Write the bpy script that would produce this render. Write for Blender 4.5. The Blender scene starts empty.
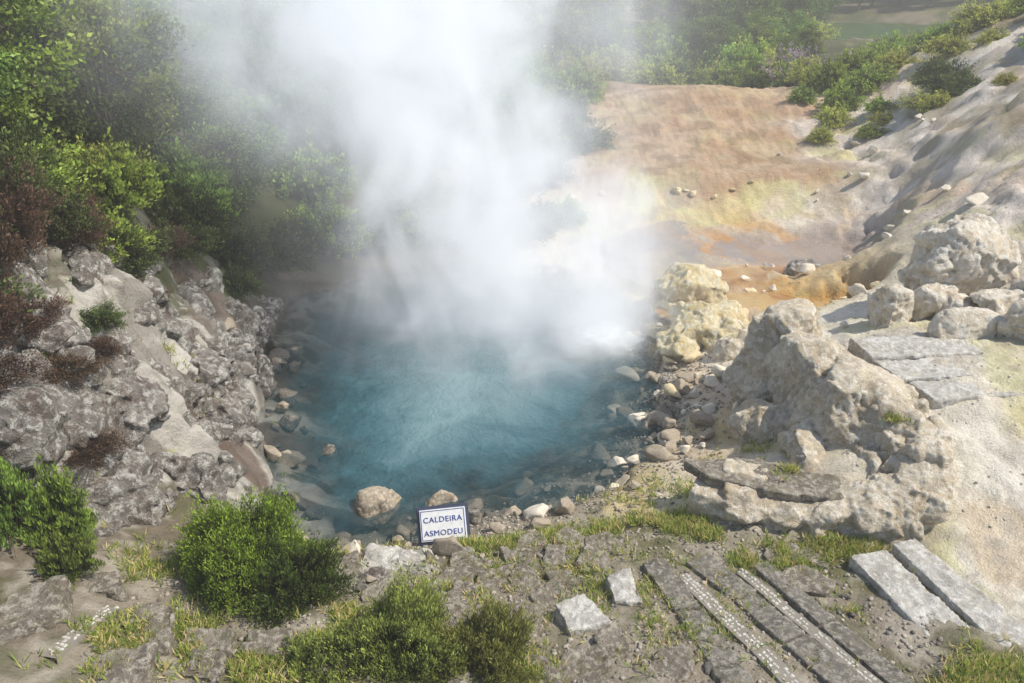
import bpy, bmesh, math, random
import numpy as np
from mathutils import Vector, noise, Matrix, Euler, Quaternion
rng=np.random.default_rng(7); random.seed(7)
scene=bpy.context.scene
COL=bpy.context.collection
scene.view_settings.view_transform='Standard'
scene.view_settings.look='None'
scene.view_settings.exposure=0

# ------------------------------------------------------------------ helpers
def link(o): COL.objects.link(o); return o
def tag(o,label=None,cat=None,kind=None,group=None):
    if label: o["label"]=label
    if cat: o["category"]=cat
    if kind: o["kind"]=kind
    if group: o["group"]=group
    return o
def np_mesh(name,V,F,cols=None,smooth=False):
    me=bpy.data.meshes.new(name)
    V=np.asarray(V,dtype=np.float32); F=np.asarray(F,dtype=np.int32)
    k=F.shape[1]
    me.vertices.add(len(V)); me.vertices.foreach_set("co",V.ravel())
    me.loops.add(F.size); me.loops.foreach_set("vertex_index",F.ravel())
    me.polygons.add(len(F)); me.polygons.foreach_set("loop_start",np.arange(0,F.size,k,dtype=np.int32))
    me.update(calc_edges=True)
    me.validate()
    if smooth: me.polygons.foreach_set("use_smooth",np.ones(len(me.polygons),dtype=bool))
    if cols is not None:
        a=me.color_attributes.new("Col",'FLOAT_COLOR','POINT')
        c=np.ones((len(V),4),dtype=np.float32); c[:,:cols.shape[1]]=cols
        a.data.foreach_set("color",c.ravel())
    return me
def hsh(i,j,s):
    i=i.astype(np.int64).astype(np.uint64); j=j.astype(np.int64).astype(np.uint64)
    n=(i*np.uint64(374761393)+j*np.uint64(668265263)+np.uint64(s*974711+13))&np.uint64(0xffffffff)
    n=((n^(n>>np.uint64(13)))*np.uint64(1274126177))&np.uint64(0xffffffff)
    n=((n^(n>>np.uint64(15)))*np.uint64(2246822519))&np.uint64(0xffffffff)
    return ((n^(n>>np.uint64(16)))&np.uint64(0xffff)).astype(np.float64)/65535.
def vn(x,y,s=0):
    xi=np.floor(x); yi=np.floor(y); fx=x-xi; fy=y-yi
    fx=fx*fx*(3-2*fx); fy=fy*fy*(3-2*fy)
    a=hsh(xi,yi,s); b=hsh(xi+1,yi,s); c=hsh(xi,yi+1,s); d=hsh(xi+1,yi+1,s)
    return (a*(1-fx)+b*fx)*(1-fy)+(c*(1-fx)+d*fx)*fy
def fbm(x,y,s=0,o=5):
    r=0;a=.5;t=0
    for k in range(o):
        r=r+a*vn(x,y,s+k*7);t+=a; a*=.5; x,y=x*1.62-y*1.18+3.1,x*1.18+y*1.62+1.7
    return r/t
def ridged(x,y,s=0,o=5):
    r=0;a=.5;t=0
    for k in range(o):
        r=r+a*(1-abs(2*vn(x,y,s+k*7)-1));t+=a; a*=.55; x,y=x*1.62-y*1.18+3.1,x*1.18+y*1.62+1.7
    return r/t
def worley(x,y,s=0):
    xi=np.floor(x); yi=np.floor(y); F1=np.full(x.shape,9.);F2=np.full(x.shape,9.);ID=np.zeros(x.shape)
    for dx in(-1,0,1):
        for dy in(-1,0,1):
            cx=xi+dx; cy=yi+dy
            px=cx+hsh(cx,cy,s); py=cy+hsh(cx,cy,s+5)
            d=np.hypot(px-x,py-y); h=hsh(cx,cy,s+9)
            m=d<F1
            F2=np.where(m,F1,np.minimum(F2,d)); ID=np.where(m,h,ID); F1=np.where(m,d,F1)
    return F1,F2,ID
def sstep(a,b,x):
    t=np.clip((x-a)/(b-a),0,1); return t*t*(3-2*t)

# ------------------------------------------------------------------ materials
class NT:
    def __init__(s,name):
        s.m=bpy.data.materials.new(name); s.m.use_nodes=True; s.t=s.m.node_tree; s.t.nodes.clear()
        s.out=s.n("ShaderNodeOutputMaterial")
    def n(s,t,**k):
        x=s.t.nodes.new(t)
        for a,b in k.items(): setattr(x,a,b)
        return x
    def l(s,a,b): s.t.links.new(a,b)
    def math(s,op,a,b=None,c=None,clamp=False):
        x=s.n("ShaderNodeMath",operation=op); x.use_clamp=clamp
        for i,v in enumerate((a,b,c)):
            if v is None: continue
            if isinstance(v,(int,float)): x.inputs[i].default_value=v
            else: s.l(v,x.inputs[i])
        return x.outputs[0]
    def mix(s,f,a,b,bt='MIX'):
        x=s.n("ShaderNodeMix",data_type='RGBA',blend_type=bt)
        for i,v in ((0,f),(6,a),(7,b)):
            if isinstance(v,(int,float)): x.inputs[i].default_value=v
            elif isinstance(v,tuple): x.inputs[i].default_value=(*v,1)[:4]
            else: s.l(v,x.inputs[i])
        return x.outputs[2]
    def noise(s,vec,scale,detail=6,rough=.6,dist=0):
        x=s.n("ShaderNodeTexNoise"); x.inputs["Scale"].default_value=scale; x.inputs["Detail"].default_value=detail
        x.inputs["Roughness"].default_value=rough; x.inputs["Distortion"].default_value=dist; s.l(vec,x.inputs["Vector"]); return x.outputs[0]
    def ramp(s,f,a,b,va=0.,vb=1.):
        x=s.n("ShaderNodeMapRange"); x.inputs[1].default_value=a; x.inputs[2].default_value=b; x.inputs[3].default_value=va; x.inputs[4].default_value=vb
        x.interpolation_type='SMOOTHSTEP'; s.l(f,x.inputs[0]); return x.outputs[0]

def rock_mat(name,base,dark,light,stain=None,stain_amt=.45,scale=1.,rough=.9,use_col=False,bump=.8,point=1.,grime=1.):
    k=NT(name); tc=k.n("ShaderNodeTexCoord"); oi=k.n("ShaderNodeObjectInfo")
    vec=tc.outputs["Object"]
    add=k.n("ShaderNodeVectorMath",operation='ADD'); k.l(vec,add.inputs[0])
    cmb=k.n("ShaderNodeCombineXYZ"); 
    for i in range(3): k.l(k.math('MULTIPLY',oi.outputs["Random"],17.+i*9),cmb.inputs[i])
    k.l(cmb.outputs[0],add.inputs[1]); v=add.outputs[0]
    n1=k.noise(v,2.2*scale,6,.65,.4); n2=k.noise(v,9*scale,7,.72,.3); n3=k.noise(v,45*scale,5,.7)
    if use_col:
        at=k.n("ShaderNodeVertexColor",layer_name="Col"); c=at.outputs[0]
        c=k.mix(k.ramp(n1,.35,.7),k.mix(1.0,c,(.84,.82,.79),'MULTIPLY'),c)
        c=k.mix(k.ramp(n2,.5,.7,0,.5),c,k.mix(1.0,c,(1.3,1.3,1.28),'MULTIPLY'))
    else:
        c=k.mix(k.ramp(n1,.3,.7),dark,base)
        c=k.mix(k.math('MULTIPLY',k.ramp(n2,.48,.6),.85),c,light)
    if stain: c=k.mix(k.math('MULTIPLY',k.ramp(k.noise(v,3.5*scale,5,.6,.8),.5,.66),stain_amt),c,stain)
    c=k.mix(k.ramp(n3,.3,.65,.5*grime,0.),c,k.mix(1.0,c,(.4,.38,.35),'MULTIPLY'))
    c=k.mix(k.ramp(n2,.28,.42,.5*grime,0.),c,k.mix(1.0,c,(.4,.38,.35),'MULTIPLY'))
    if point:  # occlusion-like shade painted into crevices, exposed edges painted paler
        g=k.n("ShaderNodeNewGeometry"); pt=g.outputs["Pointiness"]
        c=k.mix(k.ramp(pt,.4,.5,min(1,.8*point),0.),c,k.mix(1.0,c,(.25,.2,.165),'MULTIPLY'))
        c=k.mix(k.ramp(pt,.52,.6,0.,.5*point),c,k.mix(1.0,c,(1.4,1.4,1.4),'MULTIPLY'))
    h=k.math('ADD',k.math('MULTIPLY',n2,.5),k.math('MULTIPLY',n3,.25))
    b=k.n("ShaderNodeBump"); b.inputs["Strength"].default_value=bump; b.inputs["Distance"].default_value=.13; k.l(h,b.inputs["Height"])
    p=k.n("ShaderNodeBsdfPrincipled"); k.l(c,p.inputs["Base Color"]); p.inputs["Roughness"].default_value=rough
    p.inputs["Specular IOR Level"].default_value=.25
    k.l(b.outputs[0],p.inputs["Normal"]); k.l(p.outputs[0],k.out.inputs[0]); return k.m
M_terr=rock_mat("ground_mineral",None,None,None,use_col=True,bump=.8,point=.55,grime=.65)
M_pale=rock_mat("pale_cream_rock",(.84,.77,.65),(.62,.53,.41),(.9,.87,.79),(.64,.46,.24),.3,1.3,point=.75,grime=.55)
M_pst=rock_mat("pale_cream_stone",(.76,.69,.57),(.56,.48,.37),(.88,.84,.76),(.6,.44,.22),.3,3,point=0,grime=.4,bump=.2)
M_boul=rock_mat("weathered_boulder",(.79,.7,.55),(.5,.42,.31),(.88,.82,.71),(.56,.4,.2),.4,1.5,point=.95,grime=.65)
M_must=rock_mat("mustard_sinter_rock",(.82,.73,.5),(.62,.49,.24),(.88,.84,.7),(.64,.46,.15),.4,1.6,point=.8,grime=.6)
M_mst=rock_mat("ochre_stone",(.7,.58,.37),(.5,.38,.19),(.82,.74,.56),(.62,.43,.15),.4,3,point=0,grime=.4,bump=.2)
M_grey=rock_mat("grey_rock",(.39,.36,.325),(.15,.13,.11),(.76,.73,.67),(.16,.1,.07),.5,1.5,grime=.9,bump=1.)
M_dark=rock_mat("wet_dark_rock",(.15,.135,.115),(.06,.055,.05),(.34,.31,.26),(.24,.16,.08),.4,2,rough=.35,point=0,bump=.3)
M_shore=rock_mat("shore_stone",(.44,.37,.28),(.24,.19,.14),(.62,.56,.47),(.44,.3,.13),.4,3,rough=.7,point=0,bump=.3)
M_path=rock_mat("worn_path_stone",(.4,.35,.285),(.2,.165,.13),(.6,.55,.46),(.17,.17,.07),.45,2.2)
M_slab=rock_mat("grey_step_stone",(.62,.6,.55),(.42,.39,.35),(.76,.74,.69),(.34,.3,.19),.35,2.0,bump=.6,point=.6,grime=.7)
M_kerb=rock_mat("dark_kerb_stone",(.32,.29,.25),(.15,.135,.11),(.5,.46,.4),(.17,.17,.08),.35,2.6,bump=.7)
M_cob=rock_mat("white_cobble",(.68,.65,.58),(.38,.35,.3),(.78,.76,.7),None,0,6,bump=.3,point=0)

def leaf_mat(name,trans=.4):
    k=NT(name); at=k.n("ShaderNodeVertexColor",layer_name="Col"); oi=k.n("ShaderNodeObjectInfo")
    hs=k.n("ShaderNodeHueSaturation"); k.l(at.outputs[0],hs.inputs["Color"])
    k.l(k.math('MULTIPLY_ADD',oi.outputs["Random"],.03,.482),hs.inputs["Hue"])
    k.l(k.math('MULTIPLY_ADD',oi.outputs["Random"],.5,.9),hs.inputs["Value"])
    d=k.n("ShaderNodeBsdfPrincipled"); d.inputs["Roughness"].default_value=.5; d.inputs["Specular IOR Level"].default_value=.3
    t=k.n("ShaderNodeBsdfTranslucent"); k.l(hs.outputs[0],d.inputs["Base Color"]); k.l(hs.outputs[0],t.inputs[0])
    mx=k.n("ShaderNodeMixShader"); mx.inputs[0].default_value=trans; k.l(d.outputs[0],mx.inputs[1]); k.l(t.outputs[0],mx.inputs[2])
    k.l(mx.outputs[0],k.out.inputs[0]); return k.m
M_leaf=leaf_mat("foliage"); M_grass=leaf_mat("grass_blades",.4)
def plain(name,c,rough=.8,metal=0):
    k=NT(name); tc=k.n("ShaderNodeTexCoord"); n=k.noise(tc.outputs["Object"],20,6)
    p=k.n("ShaderNodeBsdfPrincipled"); k.l(k.mix(k.ramp(n,.4,.75,0,.4),c,tuple(x*.6 for x in c)),p.inputs["Base Color"])
    p.inputs["Roughness"].default_value=rough; p.inputs["Metallic"].default_value=metal
    k.l(p.outputs[0],k.out.inputs[0]); return k.m
M_bark=plain("bark",(.16,.12,.085)); M_tile=plain("sign_tile",(.85,.85,.84),.3); M_blue=plain("sign_blue",(.03,.06,.3),.5); M_frame=plain("sign_frame",(.05,.06,.11),.6)
M_bed=plain("cobble_mortar",(.24,.215,.18),.9)

# ------------------------------------------------------------------ terrain
TC={'p':((.38,.33,.265),.02),'d':((.2,.165,.12),.05),'g':((.2,.19,.09),.03),'k':((.34,.315,.28),.3),'w':((.88,.83,.72),.05),
'y':((.72,.6,.33),.05),'b':((.52,.345,.215),.05),'t':((.82,.74,.61),.05),'v':((.09,.1,.04),.08),'h':((.88,.8,.71),.15),'s':((.54,.46,.41),.03)}
PTS="""-2.84 3.09 1.3 p|-2.29 3.34 1 p|-1.55 3.43 .9 g|-.7 3.47 .85 g|.18 3.51 .8 p|1.07 3.55 .75 p|1.86 3.59 .7 p|2.53 3.64 .65 p|3.29 3.59 .7 g
-3.19 3.71 1.3 d|-2.57 4.01 1 p|-1.78 4.21 .8 p|-.82 4.36 .65 p|.21 4.41 .6 p|1.25 4.41 .6 p|2.16 4.46 .55 p|2.88 4.41 .6 p|3.79 4.41 .62 w
-3.18 4.38 1.2 d|-2.82 4.84 .8 d|-2.03 4.95 .5 d|-1.57 5.28 .2 p|-.93 5.06 .35 k|-.53 5.32 .3 g|.24 5.36 .35 g|1.11 5.43 .4 g|1.71 5.07 .5 p|2.48 4.95 .5 g|3.03 5.1 .55 g
-1.39 5.55 .1 p|-.85 5.6 .12 p|-.31 5.85 .1 p|.37 6.15 .1 p|1.08 6.4 .12 y|1.7 6.66 .2 t|2.19 7.06 .3 y|2.26 7.85 .25 t|2.21 8.68 .18 t|2.1 9.62 .12 y|1.95 10.67 .08 y
.7 5.8 .22 p|1.5 6.1 .3 t|2.1 6.4 .33 t|1.0 5.95 .25 y|2.5 6.9 .4 t|-.1 5.6 .2 p|2.7 5.85 .68 t|3.15 5.8 .85 t|2.3 5.85 .58 t|3.3 6.3 .95 t|2.9 6.2 .7 t
-2.4 6.15 .1 k|-2.57 6.14 .35 k|-2.78 7.43 .12 k|-2.74 5.78 .8 k|-3.3 5.26 1.1 k|-3.62 4.56 1.5 k|-2.95 8.33 .1 k|-3.19 7.98 .7 k|-3.44 9.55 .6 k|-3.4 10.99 .15 d|-3.77 8.3 1.3 k|-3.37 6.48 1.3 k|-3.48 5.29 1.8 k|-3.7 4.96 2 k|-3.88 6.73 2 k|-4.03 5.8 2.5 k|-3.83 9.4 1.2 v|-4.23 7.78 2.2 v
-4.03 8.19 2.4 v|-3.46 12.6 .4 v|-2.45 13.08 .3 v|-4.32 6.55 3 v
3.65 6.61 1 t|3.83 5.92 .9 w|4.06 5.34 .8 w|3.49 4.78 .62 w|4.8 6.44 1.1 t|4.08 7.46 1.1 w|4.13 8.82 .8 w|4.11 10.43 .35 y|3.32 10.65 .25 t|2.93 11.53 .2 y|4.27 13.08 .3 s|5.36 12.8 .4 s|2.38 12.99 .15 s|.8 12.42 .1 t|-1.04 12.55 .1 d|3.4 12.4 .25 s|3.2 13.6 .25 s
5.37 8.97 1 w|5.8 8.3 1.3 w|6.47 9.83 2 h|6.71 13.44 .9 h|5.38 14.44 .4 t|3.66 14.7 .3 y|1.69 14.5 .2 y|2.7 14.7 .3 y
3.69 15.5 .75 b|1.77 15.7 .7 b|5.2 15.5 .8 b|5.6 17.3 .9 b|8.86 23.78 1 b|4.93 21.52 1.5 b|2.41 17.96 .9 b|6.72 24.37 .9 v|7.3 17.09 1.1 h|7.61 15.77 1.4 h|7.32 13.14 2 h|8.29 13.34 2.8 h|9.97 18.7 2.7 h|11.99 20.14 3.4 v|10.43 22.35 1.8 v|8.6 18 1.6 h|9 15.8 2.3 h|4 18 1.0 b|3 20 1.2 b|6.4 19.5 1.3 b
-2.5 12.6 .15 d|-6 10 3 v|-8 14 3.5 v|-4 15 1.3 v|-12 20 4 v|-5 20 2 v|0 18 .8 v|0 22 1.2 v|-8 30 3 v|0 30 1.5 v|5 30 1 v|12 30 .8 v|20 30 2.4 v|18 22 3.8 v|14 16 3.8 h|20 45 1 v|13 45 .8 v|5 45 .8 v|0 60 1 v|40 60 3 v|-40 60 4 v|-30 20 5 v|28 38 2.5 v
10 10 2.8 h|8 7 1.7 w|6 5 .9 w|5 3 .75 w|-6 6 3.4 v|-5 4 2.2 v|-5 2 1.8 v|0 0 1.2 p|4 0 .9 p|-3 0 1.4 p|14 4 2 w|0 -20 1.2 v|20 -20 2 v|-20 -20 3 v
0 350 6 v|-350 350 20 v|350 350 20 v|-350 0 10 v|350 0 10 v|0 -300 2 v|350 -300 4 v|-350 -300 4 v"""
P=[];PC=[];PA=[]
for l in PTS.replace("\n","|").split("|"):
    a=l.split(); P.append([float(a[0]),float(a[1]),float(a[2])]); PC.append(TC[a[3]][0]); PA.append(TC[a[3]][1])
P=np.array(P);PC=np.array(PC);PA=np.array(PA)
D=np.hypot(P[:,None,0]-P[None,:,0],P[:,None,1]-P[None,:,1])
n=len(P); A=np.zeros((n+1,n+1)); A[:n,:n]=-D+.02*np.eye(n); A[:n,n]=1;A[n,:n]=1
wts=np.linalg.solve(A,np.append(P[:,2],0))
POOL=np.array([(-1.9,5.58),(-1.39,5.52),(-.85,5.62),(-.31,5.9),(.37,6.15),(1.05,6.5),(1.55,7.05),(1.85,7.8),(2.0,8.6),(1.98,9.6),(1.85,10.6),(1.7,11.6),(.8,12.2),(-1,12.35),(-2.5,12.2),(-3.45,11.2),(-3.38,9.6),(-3.05,8.3),(-2.9,7.4),(-2.5,6.3),(-2.25,5.8)])
def poly_sd(x,y,poly):
    x=np.asarray(x,float);y=np.asarray(y,float)
    d=np.full(x.shape,1e9); ins=np.zeros(x.shape,bool)
    for i in range(len(poly)):
        ax,ay=poly[i]; bx,by=poly[(i+1)%len(poly)]
        ex,ey=bx-ax,by-ay; t=np.clip(((x-ax)*ex+(y-ay)*ey)/(ex*ex+ey*ey),0,1)
        d=np.minimum(d,np.hypot(x-ax-t*ex,y-ay-t*ey))
        c=((ay>y)!=(by>y))&(x<(bx-ax)*(y-ay)/(by-ay+1e-12)+ax); ins^=c
    return np.where(ins,-d,d)
def grow(start,sign,st,g,far):
    o=[];s=st;v=start
    while abs(v)<far: s*=g; v+=sign*s; o.append(v)
    return o
X=np.array(grow(-4.6,-1,.03,1.05,420)[::-1]+list(np.arange(-4.6,5.6,.03))+grow(5.6,1,.03,1.03,420))
Y=np.array(grow(3.0,-1,.03,1.12,320)[::-1]+list(np.arange(3.0,9.5,.03))+grow(9.5,1,.03,1.015,420))
GX,GY=np.meshgrid(X,Y); gx=GX.ravel(); gy=GY.ravel()
Zb=np.empty(len(gx)); CC=np.empty((len(gx),3)); AM=np.empty(len(gx))
wx=gx+.8*(fbm(gx*1.1,gy*1.1,3,5)-.5)+1.4*sstep(12,16,gy)*(fbm(gx*.8,gy*.8,4,5)-.5); wy=gy+.8*(fbm(gx*1.1,gy*1.1,33,5)-.5)+1.6*sstep(12,16,gy)*(fbm(gx*.8,gy*.8,34,5)-.5)
for s in range(0,len(gx),20000):
    e=slice(s,s+20000)
    d=np.hypot(gx[e,None]-P[None,:,0],gy[e,None]-P[None,:,1])
    Zb[e]=-(d@wts[:n])+wts[n]
    d2=(wx[e,None]-P[None,:,0])**2+(wy[e,None]-P[None,:,1])**2
    w=1/(d2+.01)**2.3; w/=w.sum(1,keepdims=True)
    CC[e]=w@PC; AM[e]=w@PA
sd=poly_sd(gx+.5*(fbm(gx*2.2,gy*2.2,5,5)-.5),gy+.5*(fbm(gx*2.2,gy*2.2,6,5)-.5),POOL)
near=np.clip((60-np.hypot(gx,gy-8))/40,0,1)
nx=len(X);ny=len(Y)
Zb2=Zb.reshape(ny,nx); gyz,gxz=np.gradient(Zb2,Y,X); gxz=gxz.ravel(); gyz=gyz.ravel()
steep=sstep(.1,.2,AM)*(gx<0)
qa=gx*(1-.6*steep)+Zb*steep*.9; qb=gy
f1,f2,idc=worley(qa*1.6+fbm(qa*2,qb*2,8,3),qb*1.6+fbm(qa*2,qb*2,9,3),4)
g1,g2,idg=worley(qa*4.5+fbm(qa*5,qb*5,18,3),qb*4.5+fbm(qa*5,qb*5,19,3),14)
shore=sstep(0,.5,sd)
disp=AM*((fbm(qa*.9,qb*.9,21,6)-.5)*1.6+(ridged(qa*1.9,qb*1.9,22,6)-.6)*1.5+(idc-.5)*.6*sstep(0,.12,f2-f1)+(idg-.5)*.45*sstep(0,.15,g2-g1))
disp+=(fbm(gx*9,gy*9,41,4)-.5)*.04+(fbm(gx*3,gy*3,42,4)-.5)*.06
disp*=near*(.15+.85*shore)
hill=sstep(5.5,7.5,gx)*sstep(9,11,gy)*near
disp+=hill*.4*(ridged(gx*.5+gy*.2,gy*.9,61,6)-.6)+hill*.16*(ridged(gx*2.2,gy*2.2,63,5)-.6)
nl=np.sqrt(1+gxz**2+gyz**2)
Z=Zb+disp/(nl*.6+.4)
hxo=np.clip(-gxz/nl,-.9,.9)*disp*steep*.9*(near>.9); hyo=np.clip(-gyz/nl,-.9,.9)*disp*steep*.9*(near>.9)
Z=np.where(sd>0,np.maximum(Z,.025+.12*np.minimum(sd,.5)+.05*(fbm(gx*6,gy*6,77,3)-.3)), -np.minimum(1.3,.02+.26*(-sd)+.2*np.maximum(-sd-.3,0))+.14*(fbm(gx*4,gy*4,78,5)-.45)*np.clip(-sd*6,0,1)-.01)
def ell(cx,cy,rx,ry,rot=0):
    c,s_=math.cos(rot),math.sin(rot); dx=gx-cx+1.2*(fbm(gx*1.6,gy*1.6,50,5)-.5);dy=gy-cy+1.2*(fbm(gx*1.6,gy*1.6,51,5)-.5)
    return np.sqrt(((dx*c+dy*s_)/rx)**2+((-dx*s_+dy*c)/ry)**2)
for (cx,cy,rx,ry,zz,c) in ((4.15,10.45,.75,.42,.30,(.6,.36,.12)),(4.5,12.5,1.4,.8,.24,(.48,.4,.36)),(18,41,6,4.5,.6,(.06,.08,.03))):
    q=ell(cx,cy,rx,ry); m=1-sstep(.85,1.5,q); Z=Z*(1-m)+(zz-.06*(1-np.clip(q,0,1)))*m
    m=(1-sstep(.9,1.5,q))[:,None]; CC=CC*(1-m)+np.array(c)*m
sub=sstep(0,-.12,sd)[:,None]; cs_=sstep(.4,.62,fbm(gx*5,gy*5,79,4))[:,None]; CC=CC*(1-sub)+(np.array((.1,.11,.095))*(1-cs_)+np.array((.4,.38,.32))*cs_)*sub
wet=(1-sstep(.02,.25,sd))*(sd>0); CC*=(1-.45*wet)[:,None]
crag=sstep(.1,.2,AM)*(gx<0)
li=sstep(.48,.58,fbm(qa*3,qb*3,90,6))*crag; CC=CC*(1-.75*li[:,None])+np.array((.68,.65,.59))*.75*li[:,None]
br=sstep(.54,.64,fbm(qa*1.7,qb*1.7,95,6))*crag; CC=CC*(1-.8*br[:,None])+np.array((.14,.09,.065))*.8*br[:,None]
cream=sstep(.45,.6,CC[:,0])*(1-crag)
s1=sstep(.55,.68,fbm(gx*1.5,gy*.8,101,5))*cream; CC=CC*(1-.5*s1[:,None])+np.array((.72,.52,.3))*.5*s1[:,None]
s2=sstep(.54,.66,fbm(gx*1.2,gy*1.2,111,5))*cream; CC=CC*(1-.55*s2[:,None])+np.array((.68,.66,.32))*.55*s2[:,None]
s3=sstep(.55,.65,fbm(gx*2,gy*2,121,6))*cream; CC=CC*(1-.45*s3[:,None])+np.array((.46,.4,.34))*.45*s3[:,None]
s4=sstep(.5,.64,fbm(gx*.7+gy*.5,gy*.35,141,6))*hill; CC=CC*(1-.5*s4[:,None])+np.array((.82,.6,.5))*.5*s4[:,None]
s5=sstep(.57,.65,fbm(gx*2.3,gy*2.3,151,6))*hill; CC=CC*(1-.55*s5[:,None])+np.array((.34,.29,.15))*.55*s5[:,None]
wch=np.exp(-((gx-3.5-.25*(gy-11.5))/1.3)**2)*sstep(9.5,11,gy)*sstep(15,13,gy)
so_=sstep(.47,.58,fbm(gx*2.2+gy,gy*1.2,171,6))*wch; CC=CC*(1-.8*so_[:,None])+np.array((.62,.32,.08))*.8*so_[:,None]
bd_=sstep(15,16,gy)*sstep(24,22,gy)*sstep(6.5,5.5,gx); q_=sstep(.5,.64,fbm(gx*.9,gy*1.4,181,6))*bd_; CC=CC*(1-.4*q_[:,None])+np.array((.66,.54,.4))*.4*q_[:,None]
q_=sstep(.54,.64,fbm(gx*2.5,gy*3,191,6))*bd_; CC=CC*(1-.5*q_[:,None])+np.array((.28,.19,.11))*.5*q_[:,None]
m=sstep(.5,.62,fbm(gx*4,gy*4,131,6))*(1-cream)*(1-crag)*sstep(6.3,5.2,gy); CC=CC*(1-.6*m[:,None])+np.array((.11,.12,.045))*.6*m[:,None]
m=sstep(.56,.66,fbm(gx*6,gy*6,161,5))*(1-crag)*sstep(7,5.5,gy); CC=CC*(1-.5*m[:,None])+np.array((.57,.52,.44))*.5*m[:,None]
ii=np.arange(nx*ny).reshape(ny,nx)
F=np.stack([ii[:-1,:-1],ii[:-1,1:],ii[1:,1:],ii[1:,:-1]],-1).reshape(-1,4)
V=np.stack([gx+hxo,gy+hyo,Z],1)
me=np_mesh("ground",V,F,CC,True); me.materials.append(M_terr)
tag(link(bpy.data.objects.new("ground",me)),kind="structure",label="rocky volcanic ground around the hot spring",cat="ground")
ZG=Z.reshape(ny,nx)
def hz(x,y):
    i=min(max(int(np.searchsorted(X,x))-1,0),nx-2); j=min(max(int(np.searchsorted(Y,y))-1,0),ny-2)
    a=(x-X[i])/(X[i+1]-X[i]); b=(y-Y[j])/(Y[j+1]-Y[j])
    return float((ZG[j,i]*(1-a)+ZG[j,i+1]*a)*(1-b)+(ZG[j+1,i]*(1-a)+ZG[j+1,i+1]*a)*b)
def hbase(x,y):
    return float(-(np.hypot(x-P[:,0],y-P[:,1])@wts[:n])+wts[n])

# ------------------------------------------------------------------ water
def water_sheet(name,x0,x1,y0,y1,st,z,keep,mat,amp=.006,label=""):
    xs=np.arange(x0,x1,st); ys=np.arange(y0,y1,st); gx_,gy_=np.meshgrid(xs,ys); a=gx_.ravel(); b=gy_.ravel()
    dep,foam=keep(a,b); zz=z+amp*(fbm(a*5,b*5,201,4)-.5)*2
    zz=zz+foam*(.05+.3*(fbm(a*5,b*5,205,4)-.35))
    i2=np.arange(len(a)).reshape(len(ys),len(xs)); F=np.stack([i2[:-1,:-1],i2[:-1,1:],i2[1:,1:],i2[1:,:-1]],-1).reshape(-1,4)
    F=F[(dep[F]>-.35).all(1)]
    used,inv=np.unique(F,return_inverse=True); F=inv.reshape(F.shape)
    cols=np.stack([np.clip(dep,0,9),foam,np.zeros_like(dep)],1)[used]
    me=np_mesh(name,np.stack([a,b,zz],1)[used],F,cols,True); me.materials.append(mat)
    return tag(link(bpy.data.objects.new(name,me)),kind="structure",label=label,cat="water")
k=NT("spring_water"); at=k.n("ShaderNodeVertexColor",layer_name="Col"); sp=k.n("ShaderNodeSeparateColor"); k.l(at.outputs[0],sp.inputs[0])
tc=k.n("ShaderNodeTexCoord"); o=tc.outputs["Object"]
n1=k.noise(o,1.3,5,.6,1.0)
dd=k.math('ADD',sp.outputs[0],k.math('MULTIPLY_ADD',n1,1.6,-.8))
c=k.mix(k.ramp(dd,.1,1.5),(.01,.05,.065),(.04,.12,.15))
c=k.mix(k.ramp(dd,1.1,2.6),c,(.19,.3,.33))
c=k.mix(sp.outputs[1],c,(.9,.92,.92))
p=k.n("ShaderNodeBsdfPrincipled"); k.l(c,p.inputs["Base Color"]); p.inputs["Roughness"].default_value=.09; p.inputs["IOR"].default_value=1.33
k.l(k.math('MAXIMUM',k.ramp(dd,-.1,1.5,.28,.9),sp.outputs[1]),p.inputs["Alpha"])
w1=k.noise(o,7,5,.55,.5); w2=k.noise(o,28,3,.5)
b=k.n("ShaderNodeBump"); b.inputs["Strength"].default_value=.5; b.inputs["Distance"].default_value=.08; k.l(k.math('ADD',w1,k.math('MULTIPLY',w2,.25)),b.inputs["Height"]); k.l(b.outputs[0],p.inputs["Normal"])
k.l(p.outputs[0],k.out.inputs[0]); M_water=k.m
def pool_keep(a,b):
    s_=poly_sd(a,b,POOL); f=np.exp(-(((a-1.2)/.6)**2+((b-9.9)/.55)**2)**1.3)*(.45+1.1*fbm(a*4,b*4,300,4))
    return -s_,np.clip(f,0,1)
water_sheet("water",-4,2.8,5.0,13,.04,0,pool_keep,M_water,label="steaming teal water of the boiling hot spring pool")
def pm(name,c1,c2,rough,al=.55,sp_=.5):
    k=NT(name); tc=k.n("ShaderNodeTexCoord"); n=k.noise(tc.outputs["Object"],1.5,5,.6,.8)
    p=k.n("ShaderNodeBsdfPrincipled"); k.l(k.mix(k.ramp(n,.4,.6),c1,c2),p.inputs["Base Color"]); p.inputs["Roughness"].default_value=rough; p.inputs["IOR"].default_value=1.33; p.inputs["Specular IOR Level"].default_value=sp_
    p.inputs["Alpha"].default_value=al
    b=k.n("ShaderNodeBump"); b.inputs["Strength"].default_value=.25; b.inputs["Distance"].default_value=.05; k.l(k.noise(tc.outputs["Object"],9,3),b.inputs["Height"]); k.l(b.outputs[0],p.inputs["Normal"])
    k.l(p.outputs[0],k.out.inputs[0]); return k.m
M_or=pm("orange_runoff",(.42,.2,.05),(.62,.42,.19),.15,.5); M_gr=pm("grey_runoff",(.38,.34,.33),(.52,.44,.37),.2,.45); M_pond=pm("green_pond",(.035,.065,.015),(.06,.1,.025),.35,1.,.15)
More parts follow.
